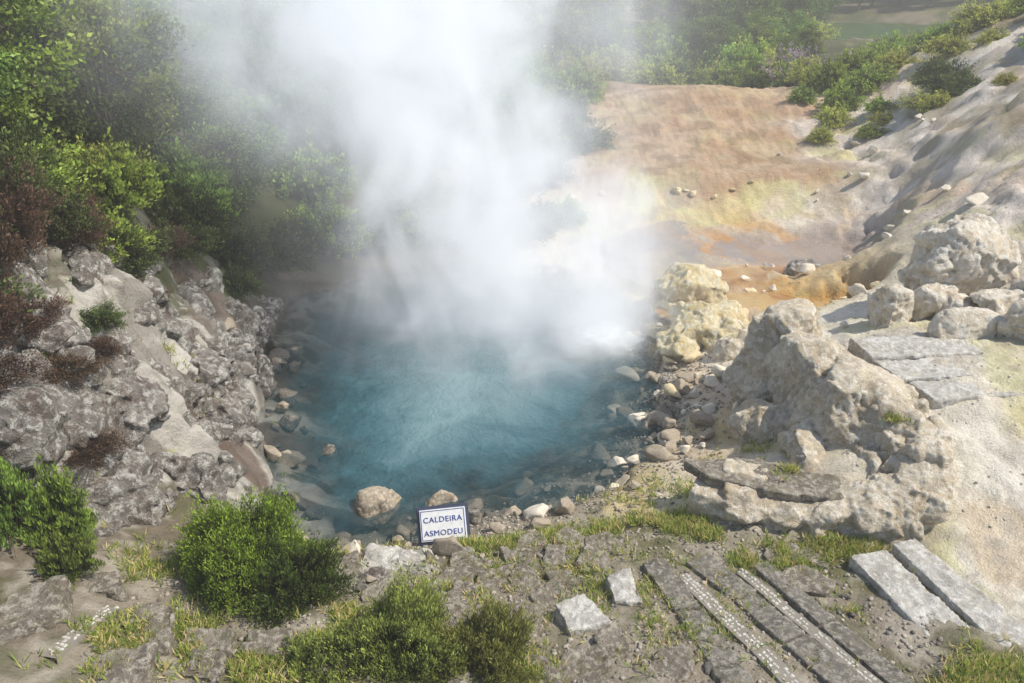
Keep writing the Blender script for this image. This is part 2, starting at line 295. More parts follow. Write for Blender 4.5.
def ek(cx,cy,rx,ry):
    def f(a,b): 
        q=np.sqrt(((a-cx)/rx)**2+((b-cy)/ry)**2); return (1.15-q)*min(rx,ry)-.35,np.zeros_like(a)
    return f
water_sheet("puddle_water",1.8,6.8,8.4,12.6,.05,.3,ek(4.0,10.45,1.8,1.3),M_or,.002,"shallow orange mineral runoff puddle")
water_sheet("stream_water",1.6,8,10.0,15.1,.06,.235,ek(4.4,12.5,2.6,1.9),M_gr,.002,"shallow grey mineral runoff stream")
water_sheet("pond_water",9,28,34,49,.25,.75,ek(18,41,7.5,6),M_pond,.004,"still dark green pond among scrub")

# ------------------------------------------------------------------ rocks
def weather(bm,voxel,amp,freq,seed,smooth=True,cell=0.0,name="rock",sm=1,fine=.25):
    me=bpy.data.meshes.new("tmp"); bm.to_mesh(me); bm.free()
    ob=bpy.data.objects.new("tmp",me); link(ob)
    md=ob.modifiers.new("r",'REMESH'); md.mode='VOXEL'; md.voxel_size=voxel
    if sm: s_=ob.modifiers.new("s",'SMOOTH'); s_.iterations=sm; s_.factor=.5
    dg=bpy.context.evaluated_depsgraph_get(); ev=ob.evaluated_get(dg)
    out=bpy.data.meshes.new_from_object(ev); out.name=name
    bpy.data.objects.remove(ob)
    off=Vector((seed*3.7,seed*1.3,seed*2.1))
    N=[v.normal.copy() for v in out.vertices]
    for v,nn in zip(out.vertices,N):
        q=v.co*freq+off
        q=q+noise.noise_vector(q*.8)*.5
        d=noise.fractal(q,.75,2.1,6)*1.0
        r=1-abs(noise.noise(q*1.3))*2
        d+=.35*(r-.5)+fine*noise.noise(q*6.3)
        if cell:
            cv=noise.voronoi(q*.8+noise.noise_vector(q*3)*.15)[0]; d+=cell*(min(cv[1]-cv[0],.25)-.15)*2
        v.co+=nn*d*amp
    out.polygons.foreach_set("use_smooth",np.full(len(out.polygons),smooth,dtype=bool))
    return out
def ellip(bm,c,r,rot=(0,0,0),seed=0,cuts=9,boxy=0.,sub=4):
    ret=bmesh.ops.create_icosphere(bm,subdivisions=sub,radius=1)
    vs=ret['verts']; rr=random.Random(seed)
    pl=[]
    for i in range(cuts):
        nv=Vector((rr.gauss(0,1),rr.gauss(0,1),rr.gauss(0,.8))).normalized(); pl.append((nv,rr.uniform(.48,.8)))
    R=Euler(rot).to_matrix()
    for v in vs:
        p=v.co.copy()
        if boxy: p=p*(1-boxy)+p/max(abs(p.x),abs(p.y),abs(p.z))*boxy*.85
        for nv,d in pl:
            t=p.dot(nv)-d
            if t>0: p-=nv*t*.97
        p=Vector((p.x*r[0],p.y*r[1],p.z*r[2])); v.co=R@p+Vector(c)
def big_rock(name,loc,ells,voxel,amp,freq,seed,mat,label,cat="rock",cell=.4,group=None,boxy=.25):
    bm=bmesh.new()
    for i,(c,r,ro) in enumerate(ells): ellip(bm,c,r,ro,seed*11+i,10,boxy)
    me=weather(bm,voxel,amp,freq,seed,True,cell,name); me.materials.append(mat)
    o=link(bpy.data.objects.new(name,me)); o.location=loc
    return tag(o,label,cat,group=group)
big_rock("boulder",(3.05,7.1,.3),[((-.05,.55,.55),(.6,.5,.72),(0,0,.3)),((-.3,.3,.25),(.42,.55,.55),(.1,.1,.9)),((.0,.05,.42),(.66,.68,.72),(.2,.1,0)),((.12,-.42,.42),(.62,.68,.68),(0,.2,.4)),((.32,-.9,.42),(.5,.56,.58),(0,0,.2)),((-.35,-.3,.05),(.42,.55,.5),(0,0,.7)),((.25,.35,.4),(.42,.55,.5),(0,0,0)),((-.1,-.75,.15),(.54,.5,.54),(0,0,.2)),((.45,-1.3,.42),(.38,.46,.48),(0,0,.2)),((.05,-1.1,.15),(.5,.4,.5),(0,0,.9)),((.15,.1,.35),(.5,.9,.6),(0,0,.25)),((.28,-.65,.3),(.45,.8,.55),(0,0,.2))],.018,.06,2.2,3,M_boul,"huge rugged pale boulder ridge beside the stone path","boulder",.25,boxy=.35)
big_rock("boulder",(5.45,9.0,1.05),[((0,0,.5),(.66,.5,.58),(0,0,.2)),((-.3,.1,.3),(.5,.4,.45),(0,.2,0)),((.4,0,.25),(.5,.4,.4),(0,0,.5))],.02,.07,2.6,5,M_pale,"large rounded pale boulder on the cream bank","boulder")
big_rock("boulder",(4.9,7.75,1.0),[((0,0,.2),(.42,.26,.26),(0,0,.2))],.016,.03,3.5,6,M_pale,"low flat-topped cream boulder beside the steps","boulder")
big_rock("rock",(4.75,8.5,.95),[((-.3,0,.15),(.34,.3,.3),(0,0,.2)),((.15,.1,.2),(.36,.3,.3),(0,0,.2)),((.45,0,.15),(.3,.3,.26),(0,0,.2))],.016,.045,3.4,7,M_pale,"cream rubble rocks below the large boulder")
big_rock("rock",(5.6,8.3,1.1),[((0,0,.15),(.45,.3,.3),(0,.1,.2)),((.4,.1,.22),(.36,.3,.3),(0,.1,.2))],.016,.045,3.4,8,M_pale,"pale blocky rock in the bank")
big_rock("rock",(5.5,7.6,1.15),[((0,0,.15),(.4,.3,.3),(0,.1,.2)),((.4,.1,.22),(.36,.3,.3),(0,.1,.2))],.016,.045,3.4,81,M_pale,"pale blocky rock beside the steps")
big_rock("rock",(2.5,10.6,.05),[((0,0,.42),(.58,.5,.52),(0,0,.2)),((.3,.1,.2),(.42,.45,.42),(0,0,.2)),((-.2,-.2,.15),(.38,.38,.32),(0,0,.2))],.02,.055,2.6,9,M_must,"rounded cream-yellow sinter rock at the pool edge",boxy=0)
big_rock("rock",(2.4,9.55,.05),[((0,0,.3),(.55,.52,.44),(0,0,.2)),((-.2,-.35,.12),(.4,.4,.34),(0,0,.2)),((.35,-.3,.22),(.46,.44,.38),(0,0,.2)),((.55,.2,.2),(.38,.38,.38),(0,0,.2))],.02,.055,2.8,10,M_must,"lumpy mustard-yellow sinter rock at the water's edge",boxy=0)
big_rock("rock",(2.65,8.75,.15),[((0,0,.14),(.3,.28,.28),(0,0,.2)),((.35,.1,.2),(.3,.3,.3),(0,0,.2))],.016,.035,3.2,11,M_boul,"knobbly pale rock beside the pool",boxy=0)
big_rock("rock",(4.5,11.6,.25),[((0,0,.08),(.42,.25,.2),(0,0,.1)),((.35,0,.05),(.3,.2,.14),(0,0,.1))],.02,.04,3,12,M_grey,"flat mossy grey rock in the runoff stream")
big_rock("rock",(-1.28,6.3,-.1),[((0,0,.08),(.28,.22,.19),(0,0,.4))],.012,.02,5,13,M_shore,"dark wet angular rock in the shallows")
big_rock("rock",(-.72,6.35,-.08),[((0,0,.06),(.19,.13,.13),(0,0,.4))],.012,.02,5,14,M_shore,"small brown wet rock in the shallows")
big_rock("rock",(-.38,6.0,.0),[((0,0,.06),(.15,.13,.14),(0,0,.4))],.012,.02,5,15,M_dark,"dark brown rock standing on the shore")
big_rock("rock",(-2.0,7.2,-.1),[((0,0,.07),(.14,.11,.09),(0,0,.4))],.012,.02,5,16,M_dark,"lone wet rock breaking the water surface")
bm=bmesh.new(); rr=random.Random(5); OC=Vector((-3.3,7.2,1.0))
for cnt in range(170):
    y=rr.uniform(4.75,10.4); xs_=-2.62-.17*max(0,y-5.9)-(.3*(5.9-y) if y<5.9 else 0); x=xs_-rr.uniform(0,1.5)
    r=rr.uniform(.16,.48)*(.7 if x>xs_-.3 else 1); z=max(hbase(x,y),0)
    if y>7.9 and x<xs_-.75: continue
    if y>9.2 and x<xs_-.35: continue
    ellip(bm,(x-OC.x,y-OC.y,z-OC.z-r*(.3 if y<7.9 else .5)),(r,r*rr.uniform(.6,1),r*rr.uniform(.6,.95)),(rr.uniform(-.6,.6),rr.uniform(-.7,.3),rr.uniform(0,3)),cnt,11,.6,3)
me=weather(bm,.022,.095,2.0,31,True,.8,"rock_outcrop",0,.4); me.materials.append(M_grey)
o=link(bpy.data.objects.new("rock_outcrop",me)); o.location=OC; tag(o,"craggy grey lichen-crusted rock outcrop dropping into the pool","rock outcrop")
def rock_variant(seed,sub=3,mat=M_shore):
    bm=bmesh.new(); bmesh.ops.create_icosphere(bm,subdivisions=sub,radius=1); rr=random.Random(seed)
    pl=[(Vector((rr.gauss(0,1),rr.gauss(0,1),rr.gauss(0,1))).normalized(),rr.uniform(.4,.75)) for _ in range(12)]
    sx,sy,sz=rr.uniform(.8,1.15),rr.uniform(.65,1),rr.uniform(.5,.75)
    for v in bm.verts:
        p=v.co.copy()
        for nv,d in pl:
            t=p.dot(nv)-d
            if t>0: p-=nv*t*.95
        p*=1+.16*noise.fractal(p*1.8+Vector((seed,0,0)),1,2,4); v.co=Vector((p.x*sx,p.y*sy,p.z*sz))
    me=bpy.data.meshes.new("stone"); bm.to_mesh(me); bm.free(); me.polygons.foreach_set("use_smooth",np.ones(len(me.polygons),dtype=bool)); me.materials.append(mat); return me
RV={m.name:[rock_variant(s+i*31,3,m) for s in range(6)] for i,m in enumerate((M_shore,M_pst,M_grey,M_dark,M_mst,M_path))}
def stone(x,y,s,mat,label,group,sink=.3,name="stone",z=None):
    me=random.choice(RV[mat.name]); o=link(bpy.data.objects.new(name,me)); 
    o.location=(x,y,(hz(x,y) if z is None else z)+s*(.5-sink)); o.scale=(s*random.uniform(.8,1.2),s*random.uniform(.8,1.2),s*random.uniform(.7,1.1)); o.rotation_euler=(random.uniform(-.3,.3),random.uniform(-.3,.3),random.uniform(0,6.3))
    return tag(o,label,"stone",group=group)
def along(poly,i0,i1,t):
    seg=poly[i0:i1+1]; L=np.cumsum([0]+[math.dist(seg[i],seg[i+1]) for i in range(len(seg)-1)]); q=t*L[-1]
    i=int(np.searchsorted(L,q))-1; i=max(0,min(i,len(seg)-2)); f=(q-L[i])/(L[i+1]-L[i]); return seg[i]*(1-f)+seg[i+1]*f
for i in range(140):
    t=random.random(); p=along(POOL,0,10,t); off=random.gauss(-.08,.28)
    c=np.array([-.3,9.]); dv=(p-c)/np.linalg.norm(p-c); q=p+dv*off
    s=random.choice([.04,.05,.06,.08,.11,.14])*random.uniform(.8,1.3)
    mat=M_dark if -.1<off<.0 else (M_shore if random.random()<.65 else M_pst)
    stone(q[0],q[1],s,mat,"rounded stone lying under shallow water" if off<0 else "small rounded stone on the pool shore","stones along the pool shore",.15)
for i in range(45):
    p=along(POOL,16,20,random.random()); q=p+np.array([random.gauss(.15,.22),random.gauss(0,.1)])
    stone(q[0],q[1],random.choice([.05,.08,.12,.16,.2]),random.choice([M_dark,M_shore,M_grey]),"dark wet rock below the craggy bank","rocks below the craggy bank",.1)
for (x,y,s,mt) in [(1.64,7.83,.17,M_shore),(1.92,8.13,.15,M_mst),(2.1,8.45,.14,M_shore),(1.39,7.24,.12,M_shore),(2.35,8.2,.15,M_pst),(2.2,7.6,.13,M_pst),(1.13,7.5,.07,M_dark),(1.25,7.7,.06,M_dark),(2.45,7.4,.16,M_pst),(2.05,7.1,.13,M_shore),(1.8,6.9,.1,M_pst),(-.2,6.1,.1,M_dark),(.05,6.1,.08,M_shore),(2.5,8.3,.2,M_pst),(2.75,8.1,.2,M_pst),(2.3,8.9,.17,M_mst),(2.0,9.0,.13,M_mst),(2.9,9.3,.25,M_pst),(3.1,9.9,.2,M_mst),(3.3,8.9,.16,M_pst)]:
    stone(x,y,s,mt,"rounded rock sitting at the pool edge","rocks at the pool edge",.15,"shore_rock")
for i in range(26):
    x=random.uniform(3.8,8.5); y=random.uniform(8.2,17)
    if x<5.5 and y>10: x+=3
    stone(x,y,random.choice([.06,.09,.13,.18]),M_pst,"loose cream stone on the mineral slope","stones on the pale slope",.2)
for i in range(26):
    x=random.uniform(2.6,5.2); y=random.uniform(9.6,12.0)
    stone(x,y,random.choice([.05,.08,.11,.18,.24]),random.choice([M_mst,M_pst,M_pst]),"pale stone on the runoff flat","stones on the runoff flat",.2)
for i in range(10):
    x=random.uniform(.8,4.8); y=15.0+random.gauss(0,.12)+.05*x
    stone(x,y,random.choice([.08,.12,.16]),M_mst,"ochre stone on the low ledge below brown earth","stones on the low ledge",.3)
for i in range(34):
    x=random.uniform(-2.3,3.1); y=random.uniform(3.5,5.7)
    stone(x,y,random.choice([.03,.04,.06]),random.choice([M_grey,M_path,M_shore]),"small loose grey stone on the path","loose stones on the path",.1)

# ------------------------------------------------------------------ slabs
def slab(name,pts,z,th,mat,label,cat,seed,group=None,voxel=.013,amp=.016,freq=6,slope=None):
    c=np.mean(np.array(pts),0); bm=bmesh.new()
    bot=[bm.verts.new((p[0]-c[0],p[1]-c[1],-th)) for p in pts]; top=[bm.verts.new((p[0]-c[0],p[1]-c[1],0)) for p in pts]
    m_=len(pts)
    bm.faces.new(top); bm.faces.new(bot[::-1])
    for i in range(m_): bm.faces.new((bot[i],bot[(i+1)%m_],top[(i+1)%m_],top[i]))
    bmesh.ops.recalc_face_normals(bm,faces=bm.faces)
    me=weather(bm,voxel,amp,freq,seed,True,.2,name,2,.25); me.materials.append(mat)
    o=link(bpy.data.objects.new(name,me)); o.location=(c[0],c[1],z)
    if slope: o.rotation_euler=slope
    return tag(o,label,cat,group=group)
G="pale stone steps of the path"
slab("step_slab",[(2.66,4.86),(2.98,4.93),(3.27,3.98),(2.93,3.92)],.635,.14,M_slab,"long grey stone step slab beside cream ground","step",1,G)
slab("step_slab",[(3.03,4.95),(3.24,5.02),(3.66,3.97),(3.33,3.9)],.67,.14,M_slab,"long grey stone step slab beside cream ground","step",2,G)
slab("step_slab",[(3.6,7.62),(4.8,7.66),(4.85,7.27),(3.65,7.17)],1.17,.16,M_slab,"worn pale step slab on the cream path","step",3,G)
slab("step_slab",[(3.66,7.15),(4.95,7.25),(5.1,6.9),(3.8,6.78)],1.14,.16,M_slab,"worn pale step slab on the cream path","step",4,G)
slab("step_slab",[(3.85,6.76),(5.1,6.88),(5.2,6.55),(3.96,6.42)],1.12,.16,M_slab,"worn pale step slab on the cream path","step",5,G)
G="dark stone edges of the path steps"
def hav(x,y): return float(np.mean([hz(x+a,y+b) for a in(-.08,0,.08) for b in(-.08,0,.08)]))
def strip(x0,y0,x1,y1,w,dz,seed,name="kerb",mat=M_kerb,label="long dark stone step edge set in the path"):
    d=np.array([x1-x0,y1-y0]); d/=np.linalg.norm(d); nn=np.array([-d[1],d[0]])*w/2
    pts=[(x0+nn[0],y0+nn[1]),(x1+nn[0],y1+nn[1]),(x1-nn[0],y1-nn[1]),(x0-nn[0],y0-nn[1])]
    L=math.dist((x0,y0),(x1,y1)); pit=(hav(x0,y0)-hav(x1,y1))/L
    o=slab(name,pts,(hav(x0,y0)+hav(x1,y1))/2+dz,.12,mat,label,"kerb",seed,G,amp=.014)
    ax=Vector((-d[1],d[0],0)); o.rotation_mode='QUATERNION'
    o.rotation_quaternion=Quaternion(ax,math.atan(pit)); return o
def split_strip(x0,y0,x1,y1,w,dz,seed,cuts):
    t=[0]+cuts+[1]
    for i in range(len(t)-1):
        a,b=t[i]+.004,t[i+1]-.004; j=random.uniform(-.012,.012)
        strip(x0+(x1-x0)*a+j,y0+(y1-y0)*a,x0+(x1-x0)*b+j,y0+(y1-y0)*b,w*random.uniform(.92,1.05),dz+random.uniform(-.008,.008),seed+i)
split_strip(1.13,4.9,1.5,3.3,.22,.045,11,[.4,.75]); split_strip(1.47,4.95,2.25,3.4,.22,.045,15,[.33,.62]); split_strip(1.95,4.85,2.55,3.5,.15,.04,18,[.5])
def cobbles(name,x0,y0,x1,y1,rows,label,dz=.018):
    d=np.array([x1-x0,y1-y0]); L=np.linalg.norm(d); d/=L; nn=np.array([-d[1],d[0]])
    bm=bmesh.new(); cs=.034; h0=hav(x0,y0)
    W_=rows*cs/2+.012
    sm=[hav(*(np.array([x0,y0])+d*L*i/10))+dz for i in range(11)]
    hh=lambda s:float(np.interp(s/L*10,range(11),sm))
    for r in range(rows):
        for i in range(int(L/cs)):
            if random.random()<.16: continue
            s=i*cs+random.uniform(-.006,.006)
            p=np.array([x0,y0])+d*s+nn*((r-(rows-1)/2)*cs+random.uniform(-.005,.005)); 
            mt=Matrix.Translation((p[0]-x0,p[1]-y0,hh(s)-h0-.009))@Matrix.Rotation(math.atan2(d[1],d[0])+random.uniform(-.4,.4),4,'Z')@Matrix.Diagonal((.03*random.uniform(.6,1.1),.028*random.uniform(.6,1.1),.026,1))
            bmesh.ops.create_cube(bm,size=1,matrix=mt)
    bmesh.ops.bevel(bm,geom=bm.edges[:],offset=.005,segments=1,affect='EDGES')
    for v in bm.verts: v.co+=Vector((random.uniform(-.002,.002),random.uniform(-.002,.002),random.uniform(-.002,.002)))
    me=bpy.data.meshes.new("cobbles"); bm.to_mesh(me); bm.free(); me.materials.append(M_cob)
    e=link(bpy.data.objects.new(name,None)); e.location=(x0,y0,h0); tag(e,label,"cobbles")
    o=link(bpy.data.objects.new("cobbles",me)); o.parent=e; o["kind"]="stuff"
    bm=bmesh.new(); pr=None
    for i in range(25):
        s=L*i/24; c=d*s; z=hh(s)-h0
        cur=[bm.verts.new((c[0]+nn[0]*a,c[1]+nn[1]*a,z+q)) for a,q in((-W_,-.08),(-W_,0),(W_,0),(W_,-.08))]
        if pr:
            for j in range(3): bm.faces.new((pr[j],cur[j],cur[j+1],pr[j+1]))
        pr=cur
    me=bpy.data.meshes.new("mortar_bed"); bm.to_mesh(me); bm.free(); me.materials.append(M_bed); o=link(bpy.data.objects.new("mortar_bed",me)); o.parent=e
cobbles("cobble_strip",1.32,4.7,1.86,3.4,3,"narrow strip of small white cobbles between dark step edges",.03)
cobbles("cobble_strip",1.79,4.75,2.38,3.5,2,"thin line of white cobbles along a step edge",.03)
cobbles("cobble_strip",-2.64,3.9,-2.74,3.35,3,"short strip of small white cobbles beside mossy slabs",.01)
G="mossy slabs at the bushes"
for i,pts in enumerate([[(-3.15,3.75),(-2.9,3.95),(-2.78,3.7),(-3.0,3.3),(-3.2,3.2)],[(-2.52,3.98),(-2.25,3.95),(-2.15,3.6),(-2.5,3.5)],[(-2.52,3.46),(-2.2,3.55),(-2.15,3.2),(-2.6,3.1)],[(-3.0,4.15),(-2.7,4.2),(-2.6,4.02),(-2.85,3.98)]]):
    c_=np.mean(pts,0); slab("path_slab",pts,hav(*c_)+.04,.15,M_path,"mossy worn grey path slab","slab",21+i,G,amp=.025)
for i,(x,y,sx,sy,r,mt,lab) in enumerate([(.82,4.49,.12,.17,.15,M_slab,"pale rectangular loose block on the path"),(.48,4.15,.15,.15,.5,M_slab,"broken pale stone block on the path"),(.06,4.1,.14,.16,-.2,M_path,"mossy grey block set in the path"),(-1.96,3.73,.16,.1,.1,M_path,"grey flat stone in the grass"),(-1.58,3.76,.17,.1,0,M_path,"grey flat stone in the grass"),(-1.17,3.55,.12,.08,0,M_path,"grey flat stone in the grass"),(-1.9,3.5,.13,.1,0,M_path,"grey flat stone in the grass"),(-.95,5.1,.3,.13,-.1,M_slab,"broad weathered pale stone near the sign"),(-1.45,5.0,.24,.16,.2,M_path,"weathered grey stone near the sign"),(-1.15,4.8,.2,.12,.4,M_grey,"weathered grey stone near the sign")]):
    c_,s_=math.cos(r),math.sin(r); jr=random.Random(i)
    pts=[(x+sx*a*c_-sy*b*s_+jr.uniform(-.03,.03),y+sx*a*s_+sy*b*c_+jr.uniform(-.03,.03)) for a,b in((-1,-.9),(1,-1),(.9,1),(-.85,.95))]
    slab("stone_block",pts,hz(x,y)+(.09 if i<2 else .05),.16,mt,lab,"stone block",40+i,amp=.03 if i>1 else .018,voxel=.012)
FM=[]
for s in range(8):
    rr=random.Random(s+90); nn=rr.choice([4,5,5,6]); pts=[]
    for i in range(nn):
        a=(i+rr.uniform(-.25,.25))/nn*6.283; q=rr.uniform(.75,1.1); pts.append((q*.23*math.cos(a),q*.17*math.sin(a)))
    o=slab("flagstone",pts,0,.1,M_path,"x","y",60+s,amp=.02,voxel=.011); FM.append(o.data); bpy.data.objects.remove(o)
for i in range(-8,11):
    for j in range(8):
        x=i*.31+.07*random.uniform(-1,1)+(j%2)*.15; y=3.4+j*.26+.05*random.uniform(-1,1)
        if x<-1.0+ (.5 if y<3.9 else 0) or x>2.75 or random.random()<.1: continue
        if y>5.1 and random.random()<.6: continue
        t=(4.9-y)
        if any(abs(x-(a+t*b))<.2 for a,b in((1.13,.23),(1.47,.5),(1.3,.4),(1.95,.44))): continue
        if min(math.dist((x,y),q) for q in((.82,4.49),(.48,4.15),(.06,4.1),(-.95,5.1),(-1.15,4.8)))<.27: continue
        if x>2.5 and y<5: continue
        o=link(bpy.data.objects.new("flagstone",random.choice(FM))); o.location=(x,y,hav(x,y)+.035); o.rotation_euler=(random.uniform(-.06,.1),random.uniform(-.06,.06),random.uniform(0,6.28)); s=random.uniform(.75,1.1); o.scale=(s,s,1)
        tag(o,"uneven brown-grey flagstone set in the path","flagstone",group="flagstones of the path")

# ------------------------------------------------------------------ dry stone wall
wl=[(1.75,5.74),(2.2,5.54),(2.7,5.44),(3.15,5.34),(3.42,5.42),(3.58,5.7),(3.6,6.1),(3.5,6.5)]
wp=np.array(wl); L=np.cumsum([0]+[math.dist(wl[i],wl[i+1]) for i in range(len(wl)-1)])
def wpos(q):
    i=max(0,min(int(np.searchsorted(L,q))-1,len(wl)-2)); f=(q-L[i])/(L[i+1]-L[i]); p=wp[i]*(1-f)+wp[i+1]*f; d=wp[i+1]-wp[i]; return p,d/np.linalg.norm(d)
bm=bmesh.new(); O=(2.7,5.5,.4)
wtop=lambda q:.72+.44*sstep(.6,2.6,q)
for q in np.arange(0,L[-1],.07):
    p,d=wpos(q); top=wtop(q)-.02; ellip(bm,(p[0]-O[0],p[1]-O[1],(.3+top)/2-O[2]),(.16,.27,(top-.3)/2*1.12),(0,0,math.atan2(d[1],d[0])),int(q*100),0,.85,3)
for row in range(3):
    for side in(-1,1):
        q=random.uniform(0,.1)
        while q<L[-1]:
            ln=random.uniform(.2,.46); p,d=wpos(min(q+ln/2,L[-1])); nn=np.array([-d[1],d[0]])*side*.16
            top=wtop(q)+random.uniform(-.03,.06); zb=.34
            z=zb+(row+.5)*(top-zb)/3
            ellip(bm,(p[0]+nn[0]-O[0],p[1]+nn[1]-O[1],z-O[2]),(ln*.55,.18,(top-zb)/6*1.4),(random.uniform(-.15,.15),random.uniform(-.15,.15),math.atan2(d[1],d[0])+random.uniform(-.2,.2)),random.randint(0,9999),7,.75,3)
            q+=ln
me=weather(bm,.014,.026,3.5,77,True,.25,"wall",0,.4); me.materials.append(M_boul)
wall=link(bpy.data.objects.new("stone_wall",None)); wall.location=O; tag(wall,"low curved dry stone wall of rough pale rubble","wall")
def child(par,name,me,loc=(0,0,0),rot=(0,0,0)):
    o=link(bpy.data.objects.new(name,me)); o.parent=par; o.location=loc; o.rotation_euler=rot; return o
child(wall,"rubble_body",me)
bm=bmesh.new()
pts=[(1.55,5.92),(1.72,5.68),(2.3,5.45),(2.78,5.38),(2.85,5.68),(2.5,5.82),(2.1,5.98)]
b0=[bm.verts.new((p[0]-O[0],p[1]-O[1],.28)) for p in pts]; b1=[bm.verts.new((p[0]-O[0],p[1]-O[1],.385)) for p in pts]
bm.faces.new(b1); bm.faces.new(b0[::-1])
for i in range(len(pts)): bm.faces.new((b0[i],b0[(i+1)%len(pts)],b1[(i+1)%len(pts)],b1[i]))
bmesh.ops.recalc_face_normals(bm,faces=bm.faces)
me=weather(bm,.014,.022,4,78,True,0,"capstone",2); me.materials.append(M_path); child(wall,"capstone",me)

# ------------------------------------------------------------------ sign
sign=link(bpy.data.objects.new("sign",None)); sign.location=(-.59,5.46,hz(-.59,5.46)+.01); sign.rotation_euler=(math.radians(-35),math.radians(-5),math.radians(3)); tag(sign,"small leaning white tile sign with blue lettering","sign")
def box(name,sx,sy,sz,mat,bev=.006):
    bm=bmesh.new(); bmesh.ops.create_cube(bm,size=1,matrix=Matrix.Diagonal((sx,sy,sz,1))); bmesh.ops.bevel(bm,geom=bm.edges[:],offset=bev,segments=2,affect='EDGES')
    me=bpy.data.meshes.new(name); bm.to_mesh(me); bm.free(); me.materials.append(mat); return me
child(sign,"frame",box("frame",.46,.03,.33,M_frame),(0,.02,.16))
child(sign,"panel",box("panel",.405,.02,.275,M_tile,.003),(0,-.002,.16))
for (sx,sz,px,pz) in((.385,.005,0,.285),(.385,.005,0,.035),(.005,.246,-.19,.16),(.005,.246,.19,.16)):
    child(sign,"border",box("border",sx,.004,sz,M_blue,.001),(px,-.0135,pz))
for tx,pz,sz in(("CALDEIRA",.2,.068),("ASMODEU",.085,.068)):
    cu=bpy.data.curves.new("lettering","FONT"); cu.body=tx; cu.size=sz; cu.align_x='CENTER'; cu.extrude=.0015; cu.space_character=1.12
    t=link(bpy.data.objects.new("t",cu)); dg=bpy.context.evaluated_depsgraph_get(); me=bpy.data.meshes.new_from_object(t.evaluated_get(dg)); bpy.data.objects.remove(t)
    me.materials.clear(); me.materials.append(M_blue); child(sign,"lettering",me,(0,-.0145,pz-.015),(math.radians(90),0,0))
for sx in(-.15,.15): child(sign,"leg",box("leg",.02,.02,.3,M_frame,.003),(sx,.045,.05))

# ------------------------------------------------------------------ foliage
def leaf_quads(p,d,L,wd):
    n_=len(p); r=rng.normal(size=(n_,3)); s=np.cross(d,r); s/=np.linalg.norm(s,axis=1,keepdims=True)+1e-9
    L=np.asarray(L).reshape(-1,1); w=L*wd
    a=p; b=p+d*L*.45+s*w; c=p+d*L; e=p+d*L*.45-s*w
    V=np.stack([a,b,c,e],1).reshape(-1,3); F=np.arange(n_*4).reshape(-1,4); return V,F
def unit(v): return v/(np.linalg.norm(v,axis=1,keepdims=True)+1e-9)
def shrub_mesh(name,R,H,ns,lp,L,tip,inner,wd=.22,seed=0,droop=0.,up=.6,spread=.45,lumpy=1.):
    g=np.random.default_rng(seed)
    u=unit(g.normal(size=(ns,3))); u[:,2]=np.abs(u[:,2]); 
    ang=np.arctan2(u[:,1],u[:,0]); lump=1+lumpy*(.28*np.sin(ang*3+seed)+.18*np.sin(ang*5+2*seed+u[:,2]*6)+g.normal(0,.1,ns))
    tipp=u*np.array([R,R,H])*lump[:,None]*(g.uniform(.55,1,ns)**.4)[:,None]; tipp[:,2]=np.maximum(tipp[:,2],.03)
    base=np.stack([tipp[:,0]*.25,tipp[:,1]*.25,np.zeros(ns)],1)
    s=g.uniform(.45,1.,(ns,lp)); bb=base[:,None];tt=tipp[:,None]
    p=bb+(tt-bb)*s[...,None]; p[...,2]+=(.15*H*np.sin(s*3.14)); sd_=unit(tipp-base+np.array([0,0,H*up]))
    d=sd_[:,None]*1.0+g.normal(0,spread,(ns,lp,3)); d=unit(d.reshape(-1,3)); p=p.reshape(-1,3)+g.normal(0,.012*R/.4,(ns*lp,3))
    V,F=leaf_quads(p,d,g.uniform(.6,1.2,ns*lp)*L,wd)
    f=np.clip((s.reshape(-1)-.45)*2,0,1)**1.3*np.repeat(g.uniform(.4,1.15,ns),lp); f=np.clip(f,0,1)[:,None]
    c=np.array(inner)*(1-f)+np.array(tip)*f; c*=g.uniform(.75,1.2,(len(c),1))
    sv=unit(np.cross(sd_,np.array([0,0,1.])+g.normal(0,.1,(ns,3))))*.004*R/.4
    k0=len(V); SV=np.stack([base-sv,base+sv,tipp*.95+sv*.4,tipp*.95-sv*.4],1).reshape(-1,3)
    V=np.vstack([V,SV]); F=np.vstack([F,np.arange(ns*4).reshape(-1,4)+k0]); C=np.vstack([np.repeat(c,4,0),np.tile((.09,.06,.04),(ns*4,1))])
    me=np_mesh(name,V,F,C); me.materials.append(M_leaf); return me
def tube(bm,pts,rs,sides=6):
    rings=[]
    for i,(p,r) in enumerate(zip(pts,rs)):
        d=(Vector(pts[min(i+1,len(pts)-1)])-Vector(pts[max(i-1,0)])).normalized(); a=d.orthogonal().normalized(); b=d.cross(a)
        rings.append([bm.verts.new(Vector(p)+(a*math.cos(k*6.283/sides)+b*math.sin(k*6.283/sides))*r) for k in range(sides)])
    for i in range(len(rings)-1):
        for k in range(sides): bm.faces.new((rings[i][k],rings[i][(k+1)%sides],rings[i+1][(k+1)%sides],rings[i+1][k]))
